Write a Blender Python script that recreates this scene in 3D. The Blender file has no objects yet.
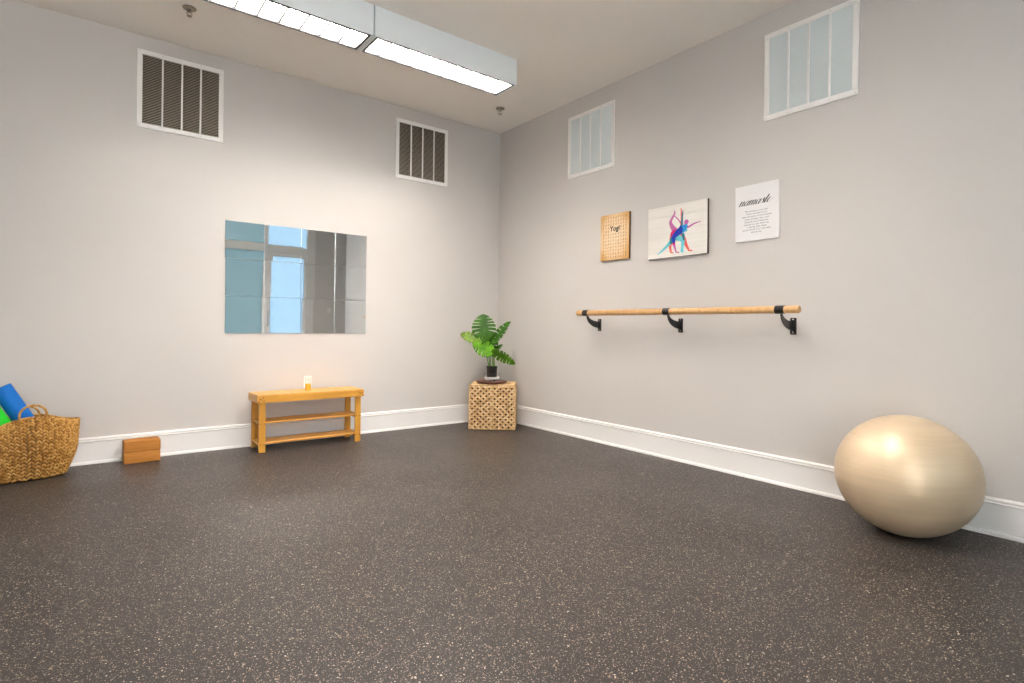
import bpy, bmesh, math, random
from mathutils import Vector, Matrix
random.seed(7)
S = bpy.context.scene
COL = S.collection
PI = math.pi

# ------------------------------------------------------------------ camera, world, exposure
XR, YB, H = 3.762, 5.157, 3.263          # right wall plane, mirror-wall plane, ceiling height
XL, YF = -1.60, -1.00                    # left wall plane, window-wall plane (behind the camera)
YJ, XJ = 0.30, 4.60                      # the right wall steps back into a recess before the windows
cam_d = bpy.data.cameras.new('camera'); cam = bpy.data.objects.new('camera', cam_d); COL.objects.link(cam)
yaw, roll = 0.65504, 0.01232
fw = Vector((math.sin(yaw), math.cos(yaw), 0)); rt = Vector((math.cos(yaw), -math.sin(yaw), 0)); up = Vector((0, 0, 1))
r2 = rt*math.cos(roll) + up*math.sin(roll); u2 = up*math.cos(roll) - rt*math.sin(roll)
m = Matrix((r2, u2, -fw)).transposed().to_4x4(); m.translation = (0, 0, 1.05)
cam.matrix_world = m
cam_d.sensor_width = 36; cam_d.lens = 556.4/1024*36; cam_d.shift_y = -14.7/1024
cam_d.clip_start = 0.02
S.camera = cam
w = bpy.data.worlds.new('world'); S.world = w; w.use_nodes = True
bg = w.node_tree.nodes['Background']; bg.inputs[0].default_value = (0.62, 0.80, 1.0, 1); bg.inputs[1].default_value = 6.8
S.view_settings.view_transform = 'Standard'; S.view_settings.look = 'None'
S.view_settings.exposure = 1.88; S.view_settings.gamma = 1.0; S.view_settings.use_curve_mapping = False
LIGHT = 37.0                             # radiance of the fluorescent panels

# ------------------------------------------------------------------ materials
def srgb(r, g, b):
    f = lambda c: ((c/255+0.055)/1.055)**2.4 if c > 10 else c/255/12.92
    return (f(r), f(g), f(b), 1)
def mat(name, col, rough=0.5, metal=0.0, spec=0.5, **kw):
    m = bpy.data.materials.new(name); m.use_nodes = True
    b = m.node_tree.nodes['Principled BSDF']
    b.inputs['Base Color'].default_value = col; b.inputs['Roughness'].default_value = rough
    b.inputs['Metallic'].default_value = metal; b.inputs['Specular IOR Level'].default_value = spec
    for k, v in kw.items(): b.inputs[k.replace('_', ' ')].default_value = v
    return m
class NT:
    def __init__(s, m): s.m = m; s.t = m.node_tree; s.b = s.t.nodes.get('Principled BSDF')
    def n(s, typ, **kw):
        n = s.t.nodes.new(typ)
        for k, v in kw.items():
            if k.startswith('_'): setattr(n, k[1:], v)
            else: n.inputs[k.replace('__', ' ')].default_value = v
        return n
    def l(s, a, b): s.t.links.new(a, b)
    def coord(s, scale=(1, 1, 1), kind='Object'):
        tc = s.n('ShaderNodeTexCoord'); mp = s.n('ShaderNodeMapping'); mp.inputs['Scale'].default_value = scale
        s.l(tc.outputs[kind], mp.inputs[0]); return mp.outputs[0]
    def ramp(s, fac, stops):
        r = s.n('ShaderNodeValToRGB'); e = r.color_ramp.elements
        while len(e) < len(stops): e.new(0.5)
        for x, (p, c) in zip(e, stops): x.position = p; x.color = c
        s.l(fac, r.inputs[0]); return r.outputs[0]
    def bump(s, h, strength=0.3, dist=0.01):
        bp = s.n('ShaderNodeBump', Strength=strength, Distance=dist); s.l(h, bp.inputs['Height']); s.l(bp.outputs[0], s.b.inputs['Normal'])

def paint(name, col, rough=0.6, bump=0.06, scale=90):
    m = mat(name, col, rough, spec=0.3); t = NT(m)
    nz = t.n('ShaderNodeTexNoise', Scale=scale, Detail=4.0); t.l(t.coord(), nz.inputs['Vector'])
    t.bump(nz.outputs[0], bump, 0.004)
    big = t.n('ShaderNodeTexNoise', Scale=1.3, Detail=3.0); t.l(t.coord(), big.inputs['Vector'])
    c = Vector(col[:3])
    t.l(t.ramp(big.outputs[0], [(0.3, (*(c*0.985), 1)), (0.7, (*(c*1.015), 1))]), t.b.inputs['Base Color'])
    return m
M_wall = paint('wall_paint', (0.635, 0.595, 0.565, 1), 0.55)
M_ceil = paint('ceiling_paint', (0.93, 0.875, 0.81, 1), 0.8)
M_trim = paint('trim_paint', (0.86, 0.835, 0.815, 1), 0.35, 0.02)
M_white = mat('white_enamel', (0.92, 0.89, 0.86, 1), 0.4)
M_grille_lit = mat('grille_slats_lit_cool', (0.90, 0.95, 0.95, 1), 0.35)  # white metal slats, cool window light put into the colour
M_grille_shaded = mat('grille_slats_shaded', (0.66, 0.57, 0.46, 1), 0.5)  # darker tan copy of the same white metal, shade put into the colour
M_duct_shade = mat('duct_shade', (0.06, 0.043, 0.030, 1), 0.9)  # painted dark for the shade inside the duct
M_black = mat('black_metal', (0.012, 0.011, 0.011, 1), 0.35, spec=0.5)
M_screw = mat('screw_steel', (0.65, 0.65, 0.66, 1), 0.25, 1.0)
M_dark = mat('dark_screw', (0.05, 0.03, 0.02, 1), 0.4)
M_house = mat('fixture_housing', (0.86, 0.90, 0.92, 1), 0.45)
M_alu = paint('window_frame_paint', (0.95, 0.93, 0.91, 1), 0.4, 0.01)

def floor_mat():
    m = mat('speckled_rubber', (0.05, 0.045, 0.04, 1), 0.5, spec=0.30); t = NT(m)
    co = t.coord()
    wob = t.n('ShaderNodeTexNoise', Scale=60.0, Detail=2.0); t.l(co, wob.inputs['Vector'])
    mx = t.n('ShaderNodeMix', _data_type='VECTOR'); mx.inputs[0].default_value = 0.012
    t.l(co, mx.inputs[4]); t.l(wob.outputs['Color'], mx.inputs[5])
    out = None
    base = t.n('ShaderNodeTexNoise', Scale=260.0, Detail=3.0); t.l(co, base.inputs['Vector'])
    large = t.n('ShaderNodeTexNoise', Scale=0.9, Detail=4.0); t.l(co, large.inputs['Vector'])
    bc = t.ramp(base.outputs[0], [(0.3, (0.019, 0.0158, 0.0150, 1)), (0.72, (0.048, 0.040, 0.037, 1))])
    cur = bc
    for sc, thr, dmax, c in ((170, 0.70, 0.34, (0.46, 0.35, 0.26, 1)), (250, 0.60, 0.40, (0.27, 0.22, 0.18, 1)), (105, 0.90, 0.25, (0.60, 0.50, 0.40, 1))):
        v = t.n('ShaderNodeTexVoronoi', Scale=float(sc)); t.l(mx.outputs[1], v.inputs['Vector'])
        sep = t.n('ShaderNodeSeparateColor'); t.l(v.outputs['Color'], sep.inputs[0])
        a = t.n('ShaderNodeMath', _operation='GREATER_THAN'); t.l(sep.outputs[0], a.inputs[0]); a.inputs[1].default_value = thr
        d = t.n('ShaderNodeMath', _operation='MULTIPLY'); t.l(sep.outputs[1], d.inputs[0]); d.inputs[1].default_value = dmax
        b = t.n('ShaderNodeMath', _operation='LESS_THAN'); t.l(v.outputs['Distance'], b.inputs[0])
        d2 = t.n('ShaderNodeMath', _operation='ADD'); t.l(d.outputs[0], d2.inputs[0]); d2.inputs[1].default_value = 0.10
        t.l(d2.outputs[0], b.inputs[1])
        k = t.n('ShaderNodeMath', _operation='MULTIPLY'); t.l(a.outputs[0], k.inputs[0]); t.l(b.outputs[0], k.inputs[1])
        mc = t.n('ShaderNodeMix', _data_type='RGBA'); t.l(k.outputs[0], mc.inputs[0]); t.l(cur, mc.inputs[6]); mc.inputs[7].default_value = c
        cur = mc.outputs[2]
    t.l(cur, t.b.inputs['Base Color'])
    t.l(t.ramp(large.outputs[0], [(0.35, (0.38,)*3+(1,)), (0.7, (0.48,)*3+(1,))]), t.b.inputs['Roughness'])
    t.bump(base.outputs[0], 0.25, 0.002)
    return m
M_floor = floor_mat()

def wood(name, c1, c2, rough=0.35, axis=0, sc=1.0, coat=0.0):
    m = mat(name, c1, rough); t = NT(m)
    s = [38*sc]*3; s[axis] = 2.2*sc
    nz = t.n('ShaderNodeTexNoise', Scale=1.0, Detail=5.0, Distortion=0.6); t.l(t.coord(tuple(s)), nz.inputs['Vector'])
    t.l(t.ramp(nz.outputs[0], [(0.3, c1), (0.7, c2)]), t.b.inputs['Base Color'])
    t.bump(nz.outputs[0], 0.05, 0.002)
    return m
M_bamboo = wood('bamboo', (0.56, 0.245, 0.028, 1), (0.72, 0.36, 0.055, 1), 0.35, 0)
M_bamboo_z = wood('bamboo_upright', (0.53, 0.23, 0.027, 1), (0.69, 0.34, 0.050, 1), 0.35, 2)
M_bamboo_y = wood('bamboo_cross', (0.64, 0.31, 0.055, 1), (0.80, 0.44, 0.10, 1), 0.35, 1)
M_rail = wood('beech_rail', (0.60, 0.33, 0.13, 1), (0.74, 0.45, 0.20, 1), 0.4, 1)
M_cork = wood('yoga_block_cork', (0.44, 0.165, 0.020, 1), (0.56, 0.225, 0.034, 1), 0.7, 0, 2)
M_tray = wood('reddish_wood', (0.11, 0.028, 0.012, 1), (0.19, 0.055, 0.022, 1), 0.35, 0)

def fibre(name, c1, c2, c3, rough=0.65):
    m = mat(name, c1, rough, spec=0.3); t = NT(m)
    g = t.n('ShaderNodeNewGeometry')
    nz = t.n('ShaderNodeTexNoise', Scale=170.0, Detail=4.0); t.l(t.coord(), nz.inputs['Vector'])
    c = t.ramp(g.outputs['Random Per Island'], [(0.0, c1), (0.5, c2), (1.0, c3)])
    mc = t.n('ShaderNodeMix', _data_type='RGBA', _blend_type='MULTIPLY'); mc.inputs[0].default_value = 0.6
    t.l(c, mc.inputs[6]); t.l(t.ramp(nz.outputs[0], [(0.35, (0.62, 0.58, 0.52, 1)), (0.6, (1, 1, 1, 1))]), mc.inputs[7])
    t.l(mc.outputs[2], t.b.inputs['Base Color'])
    t.bump(nz.outputs[0], 0.5, 0.003)
    return m
M_sea = fibre('seagrass', (0.38, 0.165, 0.030, 1), (0.62, 0.32, 0.075, 1), (0.80, 0.48, 0.155, 1))
M_hya = fibre('water_hyacinth', (0.58, 0.35, 0.16, 1), (0.76, 0.50, 0.25, 1), (0.90, 0.66, 0.38, 1))
M_shade = mat('weave_backing', (0.10, 0.045, 0.014, 1), 0.9)
M_sea_in = mat('basket_lining', (0.22, 0.11, 0.035, 1), 0.9)

# ------------------------------------------------------------------ mesh helpers
def obj(name, bm, mt, parent=None, smooth=False, bevel=0, seg=2):
    me = bpy.data.meshes.new(name)
    if smooth:
        for f in bm.faces: f.smooth = True
    bm.to_mesh(me); bm.free()
    for x in (mt if isinstance(mt, (list, tuple)) else [mt]): me.materials.append(x)
    o = bpy.data.objects.new(name, me); COL.objects.link(o)
    if parent: o.parent = parent
    if bevel:
        b = o.modifiers.new('bevel', 'BEVEL'); b.width = bevel; b.segments = seg; b.limit_method = 'ANGLE'; b.angle_limit = 0.6
        b.harden_normals = False
    return o
def tag(o, label, cat, group=None):
    o['label'] = label; o['category'] = cat
    if group: o['group'] = group
    return o
def thing(name, label, cat, mw=None, group=None):
    o = bpy.data.objects.new(name, None); COL.objects.link(o); o.empty_display_size = 0.1
    if mw is not None: o.matrix_world = mw
    return tag(o, label, cat, group)
def struct(name, bm, mt, parent=None, **kw):
    o = obj(name, bm, mt, parent, **kw)
    if not parent: o['kind'] = 'structure'
    return o
def box(bm, x0, x1, y0, y1, z0, z1, mi=0, mx=None):
    P = [Vector(p) for p in ((x0, y0, z0), (x1, y0, z0), (x1, y1, z0), (x0, y1, z0), (x0, y0, z1), (x1, y0, z1), (x1, y1, z1), (x0, y1, z1))]
    if mx: P = [mx @ p for p in P]
    v = [bm.verts.new(p) for p in P]
    for f in ((3, 2, 1, 0), (4, 5, 6, 7), (0, 1, 5, 4), (1, 2, 6, 5), (2, 3, 7, 6), (3, 0, 4, 7)):
        bm.faces.new([v[i] for i in f]).material_index = mi
def bx(*a, **k):
    bm = bmesh.new(); box(bm, *a, **k); return bm
def ortho(d):
    d = d.normalized(); a = Vector((0, 0, 1)) if abs(d.z) < 0.9 else Vector((1, 0, 0))
    x = d.cross(a).normalized(); return x, d.cross(x).normalized()
def tube(bm, pts, rad, n=12, caps=True, sx=1.0, ref=None, closed=False):
    pts = [Vector(p) for p in pts]; rad = rad if isinstance(rad, (list, tuple)) else [rad]*len(pts)
    rings = []; N = len(pts); px = None
    for i, p in enumerate(pts):
        if closed: d = pts[(i+1) % N]-pts[i-1]
        else: d = pts[min(i+1, N-1)]-pts[max(i-1, 0)]
        d.normalize()
        if ref is not None: x = (ref-d*ref.dot(d)).normalized()
        elif px is None: x = ortho(d)[0]
        else: x = (px-d*px.dot(d)).normalized()
        px = x; y = d.cross(x)
        rings.append([bm.verts.new(p+(x*math.cos(2*PI*k/n)*sx+y*math.sin(2*PI*k/n))*rad[i]) for k in range(n)])
    for i in range(N if closed else N-1):
        a, b = rings[i], rings[(i+1) % N]
        for k in range(n): bm.faces.new((a[k], a[(k+1) % n], b[(k+1) % n], b[k]))
    if caps and not closed:
        bm.faces.new(rings[0][::-1]); bm.faces.new(rings[-1])
def lathe(bm, prof, n=32, c=(0, 0, 0), cap=False, mi=0):
    c = Vector(c); rings = []
    for r, z in prof: rings.append([bm.verts.new(c+Vector((r*math.cos(2*PI*k/n), r*math.sin(2*PI*k/n), z))) for k in range(n)])
    for a, b in zip(rings, rings[1:]):
        for k in range(n): bm.faces.new((a[k], a[(k+1) % n], b[(k+1) % n], b[k])).material_index = mi
    if cap: bm.faces.new(rings[0][::-1]).material_index = mi; bm.faces.new(rings[-1]).material_index = mi
def puff(bm, c, nrm, d, L, W, T, nl=5, nw=6):
    """one plump strand segment: a lens lying on a surface"""
    nrm = nrm.normalized(); d = (d-nrm*d.dot(nrm)).normalized(); s = nrm.cross(d)
    rings = []
    for i in range(1, nl):
        a = -PI/2+PI*i/nl
        rings.append([bm.verts.new(c+d*(math.sin(a)*L/2)+s*(math.cos(a)*W/2*math.cos(2*PI*k/nw))+nrm*(math.cos(a)*T/2*math.sin(2*PI*k/nw))) for k in range(nw)])
    p0 = bm.verts.new(c-d*L/2); p1 = bm.verts.new(c+d*L/2)
    for a, b in zip(rings, rings[1:]):
        for k in range(nw): bm.faces.new((a[k], a[(k+1) % nw], b[(k+1) % nw], b[k]))
    for k in range(nw):
        bm.faces.new((p0, rings[0][(k+1) % nw], rings[0][k])); bm.faces.new((p1, rings[-1][k], rings[-1][(k+1) % nw]))
def prism(bm, poly, t, mx=None):
    """polygon (x,z) in the XZ plane, extruded along y from -t/2 to t/2"""
    a = [Vector((x, -t/2, z)) for x, z in poly]; b = [Vector((x, t/2, z)) for x, z in poly]
    if mx: a = [mx@p for p in a]; b = [mx@p for p in b]
    a = [bm.verts.new(p) for p in a]; b = [bm.verts.new(p) for p in b]; n = len(poly)
    bm.faces.new(a); bm.faces.new(b[::-1])
    for i in range(n): bm.faces.new((a[i], b[i], b[(i+1) % n], a[(i+1) % n]))
def on_right(y, z, x=XR):      # local x = viewer's right, y = up, z = out of the wall
    return Matrix(((0, 0, -1, x), (-1, 0, 0, y), (0, 1, 0, z), (0, 0, 0, 1)))
def on_back(x, z, y=YB):
    return Matrix(((1, 0, 0, x), (0, 0, -1, y), (0, 1, 0, z), (0, 0, 0, 1)))
def on_front(x, z, y=YF):
    return Matrix(((-1, 0, 0, x), (0, 0, 1, y), (0, 1, 0, z), (0, 0, 0, 1)))

# ------------------------------------------------------------------ room shell
T = 0.12
struct('floor', bx(XL-T, XJ+T, YF-T, YB+T, -0.1, 0), M_floor)
struct('ceiling', bx(XL-T, XJ+T, YF-T, YB+T, H, H+0.1), M_ceil)
struct('wall_back', bx(XL-T, XR+T, YB, YB+T, 0, H), M_wall)
struct('wall_right', bx(XR, XR+T, YJ, YB, 0, H), M_wall)
struct('wall_left', bx(XL-T, XL, YF-T, YB, 0, H), M_wall)
bm = bmesh.new(); box(bm, XR+T, XJ, YJ, YJ+T, 0, H); box(bm, XJ, XJ+T, YF-T, YJ+T, 0, H)
struct('wall_recess', bm, M_wall)

# baseboards: shoe, flat board, grooved cap (profile: distance out of the wall, height)
PROF = [(0, 0), (0.030, 0), (0.029, 0.010), (0.025, 0.017), (0.016, 0.020), (0.015, 0.160), (0.020, 0.163), (0.020, 0.169), (0.012, 0.172),
        (0.012, 0.177), (0.016, 0.179), (0.016, 0.184), (0.010, 0.190), (0.006, 0.194), (0, 0.194)]
def baseboard(name, p0, p1, out):
    bm = bmesh.new(); p0, p1, out = Vector(p0), Vector(p1), Vector(out)
    a = [bm.verts.new(p0+out*d+Vector((0, 0, z))) for d, z in PROF]; b = [bm.verts.new(p1+out*d+Vector((0, 0, z))) for d, z in PROF]
    n = len(a)
    for i in range(n): bm.faces.new((a[i], a[(i+1) % n], b[(i+1) % n], b[i]))
    bm.faces.new(a[::-1]); bm.faces.new(b); bmesh.ops.recalc_face_normals(bm, faces=bm.faces)
    return struct(name, bm, M_trim)
baseboard('baseboard_back', (XL, YB, 0), (XR, YB, 0), (0, -1, 0))
baseboard('baseboard_right', (XR, YJ, 0), (XR, YB, 0), (-1, 0, 0))
baseboard('baseboard_left', (XL, YF, 0), (XL, YB, 0), (1, 0, 0))

# window wall behind the camera (seen in the mirror): piers, sidelight window, glazed door, shades; plus an unseen window added for daylight
def glow_shade(name, col, gloss=0.08):
    m = bpy.data.materials.new(name); m.use_nodes = True; t = NT(m); t.t.nodes.remove(t.b)
    tr = t.n('ShaderNodeBsdfTranslucent'); tr.inputs[0].default_value = col
    df = t.n('ShaderNodeBsdfDiffuse'); df.inputs[0].default_value = col
    gl = t.n('ShaderNodeBsdfGlossy'); gl.inputs['Roughness'].default_value = 0.1
    a = t.n('ShaderNodeMixShader'); a.inputs[0].default_value = 0.25; t.l(tr.outputs[0], a.inputs[1]); t.l(df.outputs[0], a.inputs[2])
    b = t.n('ShaderNodeMixShader'); b.inputs[0].default_value = gloss; t.l(a.outputs[0], b.inputs[1]); t.l(gl.outputs[0], b.inputs[2])
    t.l(b.outputs[0], t.t.nodes['Material Output'].inputs[0]); return m
M_frost = glow_shade('frosted_pane', (0.250, 0.275, 0.285, 1), 0.05)
M_frost2 = glow_shade('tinted_frosted_pane', (0.172, 0.190, 0.180, 1), 0.06)
M_added_pane = glow_shade('added_daylight_pane', (0.88, 0.79, 0.71, 1), 0.03)  # bright pane of an unseen window, added to supply daylight fill
bm = bmesh.new()
box(bm, 3.66, XJ, YF-T, YF, 0, H); box(bm, XL, -1.0, YF-T, YF, 0, H); box(bm, -1.0, 3.66, YF-T, YF, 3.16, H)
struct('wall_front', bm, paint('wall_paint_brightened', (0.80, 0.76, 0.73, 1), 0.55))  # lighter copy of the wall paint, extra brightness put into its colour
def frame_rects(bm, rects, d0, d1):
    for x0, x1, z0, z1 in rects: box(bm, x0, x1, YF-d0, YF+d1, z0, z1)
bm = bmesh.new(); frame_rects(bm, [(2.70, 2.755, 0, 3.16), (0.85, 0.95, 0, 3.16), (-1.0, -0.9, 0, 3.16), (-0.9, 0.85, 2.44, 2.59), (0.95, 2.70, 2.44, 2.59), (0.95, 2.70, 0, .12), (-.9, .85, 0, .12), (-.9, .85, 3.1, 3.16), (.95, 2.7, 3.1, 3.16)], 0.07, 0.03)
wn = struct('window_1', bm, M_alu, bevel=0.004)
for x0, x1, pm in ((-0.9, 0.85, M_added_pane), (0.95, 2.70, M_frost2)):  # first bay is the added daylight window, out of the mirror's reach
    for z0, z1 in ((0.12, 2.44), (2.59, 3.10)): obj('pane', bx(x0, x1, YF-0.04, YF-0.03, z0, z1), pm, wn)
bm = bmesh.new(); frame_rects(bm, [(3.50, 3.66, 0, 3.16), (2.755, 3.50, 2.405, 2.56), (2.755, 3.50, 3.1, 3.16)], 0.07, 0.03)
dn = struct('door_1', bm, M_alu, bevel=0.004)
bm = bmesh.new(); frame_rects(bm, [(2.757, 2.845, 0, 2.403), (3.455, 3.498, 0, 2.403), (2.845, 3.455, 0, 0.25), (2.845, 3.455, 2.35, 2.403)], 0.05, 0.01)
df_ = obj('door_leaf', bm, M_alu, dn, bevel=0.003)
bm = bmesh.new(); box(bm, 2.845, 3.455, YF-0.03, YF-0.02, 0.25, 2.35); box(bm, 2.755, 3.50, YF-0.04, YF-0.03, 2.56, 3.10)
obj('pane', bm, M_frost, dn)
bm = bmesh.new(); tube(bm, [(2.80, YF+0.01, 1.0), (2.80, YF+0.05, 1.0), (2.80, YF+0.055, 1.03), (2.80, YF+0.055, 1.25), (2.80, YF+0.05, 1.28), (2.80, YF+0.01, 1.28)], 0.01, 10)
obj('handle', bm, M_screw, dn, smooth=True)

# ------------------------------------------------------------------ ceiling lights (two rows of linear fluorescent boxes)
def emit(name, col, s):
    m = bpy.data.materials.new(name); m.use_nodes = True; t = NT(m); t.t.nodes.remove(t.b)
    e = t.n('ShaderNodeEmission'); e.inputs[0].default_value = col; e.inputs[1].default_value = s
    t.l(e.outputs[0], t.t.nodes['Material Output'].inputs[0]); return m
M_glow = emit('fluorescent_panel', (1.0, 0.93, 0.86, 1), LIGHT)
M_glow2 = emit('fluorescent_panel_dimmed', (1.0, 0.93, 0.86, 1), LIGHT*0.60)
M_glow3 = emit('fluorescent_panel_left_lowered', (1.0, 0.93, 0.86, 1), LIGHT*0.54)  # left unit's output lowered to calm the bright patch on the mirror wall
M_spot = emit('fluorescent_panel_reflection', (0.86, 0.80, 0.76, 1), 0.16)  # flat grey discs drawn for the reflections inside the lamp cells
M_div = mat('cell_divider', (0.55, 0.55, 0.56, 1), 0.5)
UL, UW, UH = 1.247, 0.272, 0.213
def light_unit(x1, yc, label):
    t = thing('linear_ceiling_light', label, 'ceiling light', Matrix.Translation((x1-UL/2, yc, H)), 'linear fluorescent ceiling lights')
    L, W = UL/2-0.0015, UW/2
    bm = bmesh.new()
    box(bm, -L, L, -W, -W+0.006, -UH, -0.0005); box(bm, -L, L, W-0.006, W, -UH, -0.0005)
    box(bm, -L, -L+0.014, -W+0.006, W-0.006, -UH, -0.0005); box(bm, L-0.014, L, -W+0.006, W-0.006, -UH, -0.0005)
    box(bm, -L+0.014, L-0.014, -W+0.006, W-0.006, -0.02, -0.0005)
    obj('housing', bm, M_house, t)
    bm = bmesh.new(); a, b = L-0.014, W-0.006; k = 0.018; z0, z1 = -UH-0.002, -UH+0.010
    box(bm, -a, a, -b, -b+k, z0, z1); box(bm, -a, a, b-k, b, z0, z1); box(bm, -a, -a+k, -b+k, b-k, z0, z1); box(bm, a-k, a, -b+k, b-k, z0, z1)
    obj('trim', bm, M_black, t)
    zp = -UH+0.085; a -= 0.001; b -= 0.001; n = 9; cw = 2*a/n
    bm = bmesh.new()
    box(bm, -a, a, -b, b, zp, zp+0.01, 0)
    for i in range(n):
        cx = -a+cw*(i+0.5); r = 0.034
        vs = [bm.verts.new((cx+r*math.cos(q*PI/8), r*0.9*math.sin(q*PI/8), zp-0.0008)) for q in range(16)]
        bm.faces.new(vs[::-1]).material_index = 1
    obj('diffuser', bm, [(M_glow if x1 > 2.5 else M_glow3) if yc > 3 else M_glow2, M_spot], t)
    for i in range(1, n): obj('cell_divider', bx(-a+cw*i-0.007, -a+cw*i+0.007, -b+0.0005, b-0.0005, -UH+0.0105, zp-0.0005), M_div, t)
    return t
RX = 2.817
light_unit(RX, 3.781, 'white box ceiling light with lit cells, nearest the far corner, right end of the row')
light_unit(RX-UL-0.006, 3.781, 'white box ceiling light with lit cells, cut by the top edge, left of its twin')
for i, s in enumerate(('nearest the right wall', 'second from the right wall')):
    light_unit(RX-i*(UL+0.006), 1.62, 'white box ceiling light of the window side row, '+s)

# sprinklers
def sprinkler(x, y, label):
    t = thing('fire_sprinkler', label, 'sprinkler', Matrix.Translation((x, y, H)), 'ceiling sprinklers')
    bm = bmesh.new(); lathe(bm, [(0.001, -0.001), (0.044, -0.001), (0.044, -0.004), (0.036, -0.010), (0.018, -0.014), (0.012, -0.012)], 24)
    obj('escutcheon', bm, M_sprink, t, smooth=True)
    bm = bmesh.new(); lathe(bm, [(0.011, -0.004), (0.011, -0.026), (0.007, -0.030), (0.007, -0.034)], 12, cap=True)
    tube(bm, [(0.010, 0, -0.028), (0.017, 0, -0.040), (0.003, 0, -0.056)], 0.0025, 6); tube(bm, [(-0.010, 0, -0.028), (-0.017, 0, -0.040), (-0.003, 0, -0.056)], 0.0025, 6)
    obj('nozzle', bm, M_sprink, t, smooth=True)
    bm = bmesh.new(); lathe(bm, [(0.001, -0.060), (0.016, -0.060), (0.016, -0.057), (0.001, -0.055)], 16)
    obj('deflector', bm, M_sprink, t, smooth=True)
M_sprink = mat('sprinkler_bronze', (0.36, 0.31, 0.25, 1), 0.4, 0.7)
sprinkler(3.323, 4.565, 'small brass ceiling sprinkler near the far corner, right of the ceiling lights')
sprinkler(0.563, 4.50, 'small brass ceiling sprinkler above the left wall grille, left of the lights')

# ------------------------------------------------------------------ wall grilles
def grille(mw, label, closed, wd=0.600, ht=0.600):
    t = thing('air_return_grille', label, 'air vent', mw, 'square wall grilles')
    a, b = wd/2, ht/2; fr = 0.036
    bm = bmesh.new()
    box(bm, -a, a, -b, -b+fr, 0.0005, 0.014); box(bm, -a, a, b-fr, b, 0.0005, 0.014); box(bm, -a, -a+fr, -b+fr, b-fr, 0.0005, 0.014); box(bm, a-fr, a, -b+fr, b-fr, 0.0005, 0.014)
    lip = 0.012
    obj('frame', bm, M_white, t, bevel=0.004)
    ia, ib = a-fr, b-fr
    obj('duct_shade_plate', bx(-ia, ia, -ib, ib, 0.0005, 0.0025), M_duct_shade, t)  # dark plate on the wall stands in for the shaded duct depth
    bm = bmesh.new(); n = 42; p = 2*ib/n
    for i in range(n):
        z = -ib+p*(i+0.5)
        if closed:   # outer edge tipped up: the undersides face the room
            mx = Matrix.Translation((0, z, 0.0085)) @ Matrix.Rotation(math.radians(-42), 4, 'X')
            box(bm, -ia+0.0005, ia-0.0005, -0.0005, 0.0005, -0.0072, 0.0072, 0, mx @ Matrix.Rotation(PI/2, 4, 'X') @ Matrix.Rotation(PI/2, 4, 'X'))
        else:
            mx = Matrix.Translation((0, z, 0.0075)) @ Matrix.Rotation(math.radians(35), 4, 'X')
            box(bm, -ia+0.0005, ia-0.0005, -0.0004, 0.0004, -0.0062, 0.0062, 0, mx)
    obj('louvers', bm, M_grille_lit if closed else M_grille_shaded, t)
    for i in range(1, 4):
        x = -ia+2*ia*i/4
        obj('divider_bar', bx(x-0.006, x+0.006, -ib, ib, 0.003, 0.0155), M_white, t, bevel=0.0015)
    for x in (-a+0.016, -ia/2, ia/2, a-0.016):
        for y in (-b+0.014, b-0.014):
            bm = bmesh.new(); lathe(bm, [(0.0035, 0.0138), (0.0035, 0.0152), (0.001, 0.0160)], 10, (x, y, 0), cap=True)
            obj('screw', bm, M_div, t)
    return t
grille(on_back(0.600, 2.852), 'white framed wall grille with dark louvers, at the left of the mirror', False)
grille(on_back(2.760, 2.837), 'white framed wall grille with dark louvers, between the mirror and the far corner', False)
grille(on_right(3.713, 2.802), 'white framed grille with closed louvers tinted window-light blue, above the small tan plaque', True)
grille(on_right(1.724, 2.806), 'white framed grille with closed louvers tinted window-light blue, above the barre near its right end', True)

# ------------------------------------------------------------------ mirror of twelve tiles
M_mirror = mat('mirror_glass', (0.92, 0.945, 0.94, 1), 0.0, 1.0)
M_edge = mat('mirror_edge', (0.55, 0.62, 0.60, 1), 0.2)
mw_ = 1.240; mh_ = 0.948
t = thing('wall_mirror', 'frameless wall mirror of twelve square tiles above the wooden bench', 'mirror', on_back(1.5455, 1.440))
rr = random.Random(5)
for j in range(3):
    for i in range(4):
        tw, th = mw_/4, mh_/3
        cx, cy = -mw_/2+tw*(i+.5), -mh_/2+th*(j+.5)
        if i == 0: cx += (0.006, 0.003, -0.006)[j]*0.5
        g = 0.0011
        bm = bx(-tw/2+g, tw/2-g, -th/2+g, th/2-g, 0.0, 0.004)
        o = obj('mirror_tile', bm, M_mirror, t, bevel=0.0012, seg=1)
        ry = math.radians((0.10, 0.02, -0.04)[j]+rr.uniform(-0.06, 0.06)); rx = math.radians(rr.uniform(-0.05, 0.05))
        if i == 3: ry -= math.radians(0.26)
        o.matrix_local = Matrix.Translation((cx, cy, 0.003)) @ Matrix.Rotation(ry, 4, 'Y') @ Matrix.Rotation(rx, 4, 'X')

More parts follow.
